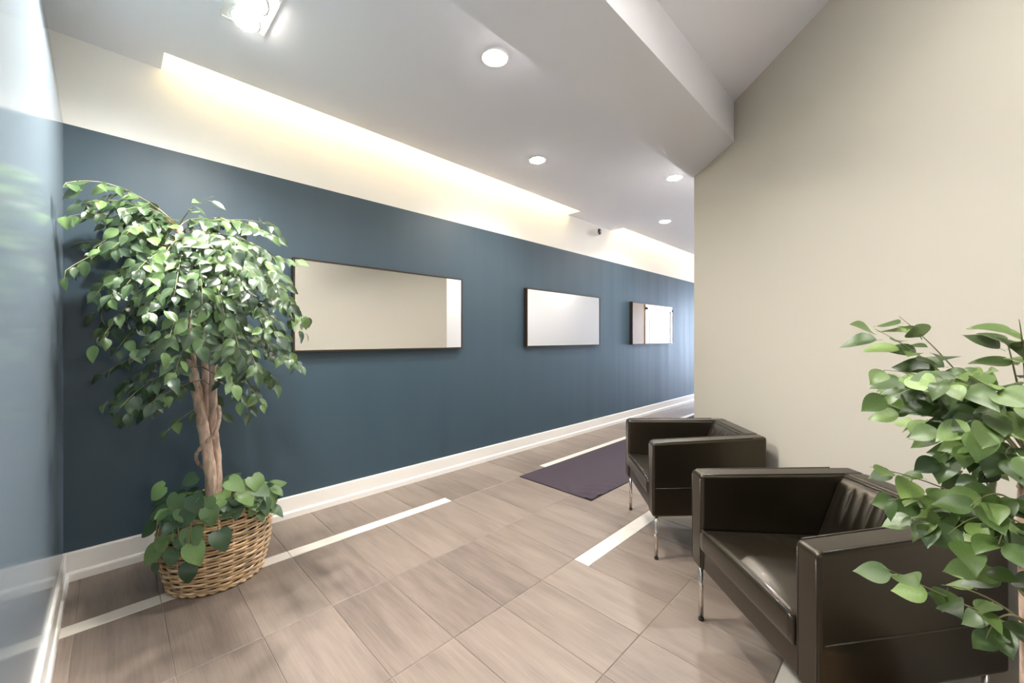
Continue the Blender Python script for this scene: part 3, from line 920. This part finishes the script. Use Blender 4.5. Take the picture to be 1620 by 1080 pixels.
# ------------------------------------------------------------------ tall ficus by the blue wall
TD = 2.235
def tree():
    rnd = random.Random(11)
    base = (BX, BY, .372)
    root = empty('ficus_tree', base)
    tag(root, 'tall ficus tree with twisted trunks and drooping leaves in the blue corner', 'tree', 'potted trees')
    B = Vector(base)
    def trunk(pts, r0, r1, name='trunk', material=None):
        ps = [P(u, v, TD + dd) for u, v, dd in pts]
        # smooth the polyline
        out = []
        for i in range(len(ps) - 1):
            p0 = ps[max(0, i - 1)]; p1 = ps[i]; p2 = ps[i + 1]; p3 = ps[min(len(ps) - 1, i + 2)]
            for k in range(6):
                t = k / 6
                out.append(.5 * ((2 * p1) + (p2 - p0) * t + (2 * p0 - 5 * p1 + 4 * p2 - p3) * t * t + (3 * p1 - p0 - 3 * p2 + p3) * t ** 3))
        out.append(ps[-1])
        n = len(out)
        m = MB(); m.tube([p - B for p in out], [(r0 + (r1 - r0) * i / (n - 1)) * (1 + .07 * math.sin(i * 1.9)) for i in range(n)], 10)
        m.build(name, material or M['bark'], root, True)
    trunk([(336, 800, -.02), (333, 750, -.02), (324, 690, -.03), (315, 640, -.03), (306, 590, -.02), (300, 550, 0), (296, 500, .03), (300, 450, .02), (292, 400, 0), (283, 358, 0)], .030, .016)
    trunk([(343, 800, .03), (343, 730, .03), (338, 680, .02), (337, 630, 0), (338, 580, 0), (336, 520, .02), (330, 460, .03), (325, 420, .02)], .025, .013)
    trunk([(334, 790, .06), (330, 700, .05), (324, 640, .03), (325, 590, .02), (320, 530, -.02), (312, 470, -.02), (306, 420, 0)], .022, .012)
    trunk([(345, 640, .04), (347, 660, -.05), (340, 685, -.09), (322, 703, -.09), (311, 718, -.05), (313, 732, .01), (326, 744, .05)], .010, .008, 'vine_stem')
    def T(v): 
        pts = [(358, 283), (400, 292), (450, 302), (500, 310), (560, 318), (640, 324), (700, 330)]
        for (a, ua), (b, ub) in zip(pts[:-1], pts[1:]):
            if v <= b: return ua + (ub - ua) * (v - a) / (b - a)
        return 330
    spec = [
        (358, 180, 262, 86, 294, -.55, .55), (362, 205, 300, 128, 322, -.35, 1), (365, 215, 300, 150, 340, -.1, 1), (365, 230, 315, 180, 372, .15, 1),
        (380, 170, 318, 97, 346, -.45, .7), (390, 210, 335, 140, 400, -.3, 1), (395, 170, 370, 88, 440, -.5, .6), (400, 190, 350, 120, 425, -.2, .9),
        (410, 200, 370, 112, 385, -.1, .8), (430, 200, 385, 150, 470, -.4, 1), (440, 220, 400, 150, 500, -.2, 1), (450, 230, 420, 152, 550, -.35, .9),
        (470, 220, 450, 150, 535, .1, .8), (480, 240, 470, 180, 560, -.3, 1), (540, 235, 545, 160, 592, -.3, .8), (560, 230, 560, 172, 640, -.1, 1),
        (580, 240, 580, 182, 655, -.35, 1), (600, 250, 600, 190, 668, -.2, .9), (610, 260, 610, 225, 660, .1, .9), (640, 295, 650, 256, 690, -.2, .55),
        (600, 275, 610, 235, 640, -.4, .8), (380, 270, 370, 240, 450, -.4, 1), (390, 290, 380, 275, 470, -.5, 1), (400, 320, 380, 320, 480, -.5, 1),
        (420, 270, 420, 230, 500, -.5, 1), (430, 310, 420, 300, 530, -.55, 1), (430, 340, 410, 355, 500, -.5, 1), (450, 290, 460, 260, 560, -.5, 1),
        (470, 330, 460, 320, 550, -.5, .8), (480, 360, 460, 380, 560, -.45, 1), (520, 290, 530, 275, 600, -.5, .7), (530, 350, 530, 370, 615, -.45, .6),
        (370, 240, 330, 215, 400, -.2, 1), (375, 260, 340, 250, 395, 0, 1), (385, 300, 350, 330, 400, .2, 1), (420, 240, 400, 200, 450, -.5, 1),
        (358, 300, 322, 338, 310, -.1, .5), (370, 330, 318, 444, 378, -.1, 1), (375, 360, 330, 436, 358, .1, .9), (380, 350, 350, 425, 400, -.2, 1),
        (390, 360, 360, 440, 430, -.3, 1), (400, 370, 380, 450, 460, -.3, 1), (400, 400, 400, 470, 412, 0, .7), (420, 380, 400, 462, 480, -.2, 1),
        (430, 400, 420, 480, 500, 0, 1), (440, 430, 440, 482, 530, .1, .8), (450, 390, 440, 440, 530, -.3, 1), (460, 400, 450, 460, 555, -.1, 1),
        (500, 400, 520, 480, 580, 0, .8), (520, 400, 540, 466, 572, -.1, .9), (540, 390, 560, 440, 605, -.1, 1), (560, 380, 580, 416, 640, -.1, .9),
        (580, 360, 600, 400, 650, -.1, .8), (600, 350, 620, 352, 662, .1, .5), (480, 370, 480, 410, 590, -.3, .9), (500, 350, 490, 360, 575, -.4, .8),
        (360, 300, 330, 380, 362, .25, 1), (410, 340, 380, 400, 470, -.45, 1), (400, 250, 360, 190, 400, .25, 1), (430, 380, 400, 430, 450, .25, 1),
        (362, 225, 292, 165, 310, -.15, 1), (366, 240, 310, 190, 335, -.35, 1), (372, 235, 330, 200, 370, -.45, 1), (378, 225, 345, 175, 395, -.5, 1), (368, 250, 320, 225, 350, .1, 1), (400, 250, 385, 215, 430, -.5, 1),
        (390, 330, 350, 375, 395, -.5, 1), (400, 350, 375, 410, 440, -.5, 1), (385, 345, 335, 400, 360, .1, 1),
        (460, 240, 440, 190, 520, .2, 1), (500, 390, 480, 430, 560, .2, .8), (520, 250, 520, 200, 580, .1, .8),
    ]
    br = []
    for sv, cu, cv, tu, tv, dd, dens in spec:
        a = P(T(sv), sv, TD); b = P(cu, cv, TD + dd * .45); c = P(tu, tv, TD + dd)
        br.append((a, b, c, .0032, dens, .25))
    lv = [leaf_mesh('leaf', M['leaf'], (.25, .23, .27)[i % 3], .16 + .07 * (i % 4), .30 + .12 * (i % 2), seed=i) for i in range(6)]
    return plant(root, base, br, lv, .082, .0245, .3, rnd, droop=.62, face=Vector((-.1, -1, 0)))
n_left = tree()

# ------------------------------------------------------------------ foreground plant at the right
def right_plant():
    rnd = random.Random(5)
    base = (pb.x, pb.y, .265)
    root = empty('ficus_shrub', base)
    tag(root, 'leafy green ficus shrub in the right foreground, overlapping the near armchair', 'tree', 'potted trees')
    B = Vector(base)
    pts = [(1634, 1262, 0), (1632, 1150, .01), (1630, 1000, 0), (1626, 900, -.01), (1622, 800, 0), (1626, 700, .01), (1640, 600, 0), (1650, 520, 0)]
    m = MB(); m.tube([P(u, v, PD + d) - B for u, v, d in pts], [.019, .018, .016, .015, .013, .010, .007, .004], 10); m.build('trunk', M['bark'], root, True)
    m = MB(); m.tube([P(u + 14 * math.sin(v / 60), v, PD + .015 * math.cos(v / 60)) - B for u, v, d in [(1636, 1262 - 40 * i, 0) for i in range(12)]], [.012 - .0006 * i for i in range(12)], 8); m.build('trunk', M['bark'], root, True)
    spec = [
        (760, 1530, 590, 1384, 520, .0, .75), (740, 1520, 575, 1422, 500, .03, .7), (740, 1530, 590, 1398, 585, -.06, .8), (700, 1540, 580, 1404, 622, 0, .9),
        (760, 1540, 640, 1442, 672, .08, .8), (780, 1550, 670, 1488, 722, 0, .8), (720, 1570, 590, 1480, 600, -.12, 1), (720, 1580, 600, 1540, 680, -.16, 1),
        (680, 1600, 560, 1590, 530, 0, .8), (680, 1620, 540, 1612, 505, -.06, .8), (760, 1580, 660, 1530, 700, -.1, 1), (850, 1520, 765, 1376, 738, .03, .55),
        (850, 1510, 775, 1405, 790, 0, .8), (870, 1540, 800, 1440, 825, -.03, .7), (850, 1570, 780, 1500, 845, -.08, .8), (830, 1590, 750, 1535, 800, -.12, .9),
        (1000, 1520, 955, 1396, 896, -.03, .5), (990, 1560, 930, 1490, 925, 0, .35), (985, 1580, 950, 1560, 1010, -.06, .6), (950, 1590, 900, 1560, 895, -.08, .8),
        (850, 1600, 790, 1580, 860, -.14, .9), (700, 1600, 600, 1600, 640, -.14, 1), (760, 1600, 680, 1590, 720, -.14, 1), (700, 1540, 610, 1500, 650, .1, 1), (730, 1560, 640, 1520, 640, .05, 1),
        (700, 1690, 600, 1750, 640, 0, 1), (760, 1690, 660, 1760, 700, -.05, 1), (850, 1690, 790, 1740, 850, 0, 1), (680, 1650, 540, 1690, 500, 0, 1), (800, 1680, 720, 1720, 780, -.12, 1), (740, 1560, 630, 1465, 640, -.05, 1), (720, 1560, 620, 1500, 590, .12, 1), (690, 1580, 590, 1540, 590, -.05, 1), (770, 1580, 690, 1560, 760, .08, 1), (860, 1580, 800, 1520, 790, .08, .9), (760, 1560, 650, 1450, 640, .16, .9), (880, 1590, 830, 1560, 840, .05, .9),
    ]
    br = []
    for sv, cu, cv, tu, tv, dd, dens in spec:
        br.append((P(1626, sv, PD), P(cu, cv, PD + dd * .5), P(tu, tv, PD + dd), .0028, dens, .38))
    lv = [leaf_mesh('leaf', M['leaf2'], .31 + .02 * (i % 3), .15 + .08 * (i % 4), .22 + .1 * (i % 2), seed=20 + i) for i in range(6)]
    return plant(root, base, br, lv, .071, .0185, .4, rnd, droop=.38, face=Vector((-.8, -.5, 0)))
n_right = right_plant()

# ------------------------------------------------------------------ trailing philodendron in the basket
def philodendron():
    rnd = random.Random(8)
    base = (BX, BY, .37)
    root = empty('trailing_philodendron', base)
    tag(root, 'trailing heart-leaved philodendron spilling over the rim of the wicker basket', 'plant')
    inv = Matrix.Translation(-Vector(base)); B = Vector(base)
    lv = [leaf_mesh('leaf', M['ivy'], .40 + .03 * (i % 2), .18 + .08 * (i % 3), .14 + .06 * (i % 2), heart=True, petiole=.06, seed=40 + i) for i in range(4)]
    tocam = Vector((-BX, -BY, 0)).normalized()
    # crown of leaves on top of the moss
    for i in range(64):
        a = rnd.random() * 2 * math.pi; r = .25 * math.sqrt(rnd.random()) + .02
        out = Vector((math.cos(a), math.sin(a), 0))
        pos = B + out * r * .9 + Vector((0, 0, .03 + .085 * rnd.random() * (1.2 - r / .3)))
        d = out * .9 + tocam * .35 + Vector((rnd.uniform(-.5, .5), rnd.uniform(-.5, .5), rnd.uniform(-.5, .35)))
        up = Vector((0, 0, 1)) + tocam * rnd.uniform(.1, .9) + out * .3
        pos = clampw(pos)
        put_leaf(lv[i % 4], pos, d, up, rnd.uniform(.075, .105), root, inv)
        m = MB(); m.tube([out * r * .25 + Vector((0, 0, 0)), out * r * .6 + Vector((0, 0, .06)), pos - B], .0018, 4); m.build('stem', M['twig'], root, True)
    # leaves placed singly: column, row, length in pixels, image direction of the tip in degrees (0 = down, + = right)
    cas = [(278, 815, 30, -15, 0), (330, 800, 30, 10, 0), (303, 833, 36, 5, 0), (345, 838, 32, 20, 0), (300, 890, 30, -5, 0), (239, 903, 28, 0, 0), (247, 890, 17, 5, 1),
           (252, 865, 32, -40, 0), (275, 868, 26, -8, 0), (284, 850, 20, 10, 1), (273, 840, 20, -25, 1), (303, 858, 34, 25, 0), (246, 826, 28, -40, 0), (262, 852, 26, -30, 0),
           (400, 800, 16, -10, 0), (411, 808, 16, 10, 0), (428, 802, 22, 60, 0), (414, 788, 26, 20, 1), (425, 776, 28, 10, 1), (303, 783, 30, 30, 1), (328, 785, 28, -10, 1), (283, 803, 26, 40, 0), (302, 806, 28, -30, 0),
           (398, 752, 30, 30, 1), (400, 768, 28, 60, 1), (262, 768, 30, -50, 0), (282, 780, 30, -10, 0), (312, 752, 24, -60, 1), (360, 758, 28, 60, 1), (380, 775, 28, 40, 0), (430, 770, 20, 50, 0)]
    vr = P(1, 0, 1) - P(0, 0, 1); vr.normalize()
    for u, v, ln, ang, li in cas:
        # stand-off in front of the basket wall
        th = math.atan2(u - 810, FPX)
        low = v > 800
        dep = 1.6
        for it in range(90):
            p = P(u, v, dep)
            r = math.hypot(p.x - BX, p.y - BY)
            lim = brad(max(0, min(BH, p.z))) + .035
            if r <= lim: break
            dep += .01
        p = P(u, v, dep)
        a = math.radians(ang)
        outw = Vector((p.x - BX, p.y - BY, 0)).normalized()
        d = Vector((0, 0, -1)) * math.cos(a) + vr * math.sin(a) + outw * .25
        up = outw * 1.0 + tocam * .4 + Vector((0, 0, .55))
        sz = ln / FPX * dep * 1.12
        put_leaf(lv[(u + v) % 4], clampw(p), d, up, sz, root, inv)
        top = Vector((BX, BY, 0)) + outw * (brad(BH) * .8); top.z = .40
        over = Vector((BX, BY, 0)) + outw * (brad(BH) + .03); over.z = .425
        if p.z < .40:
            m = MB(); m.tube([top - B, over - B, (over * .45 + p * .55) + outw * .012 - B, p - B], .0020, 5); m.build('stem', M['twig'], root, True)
philodendron()
print('leaves', n_left, n_right)
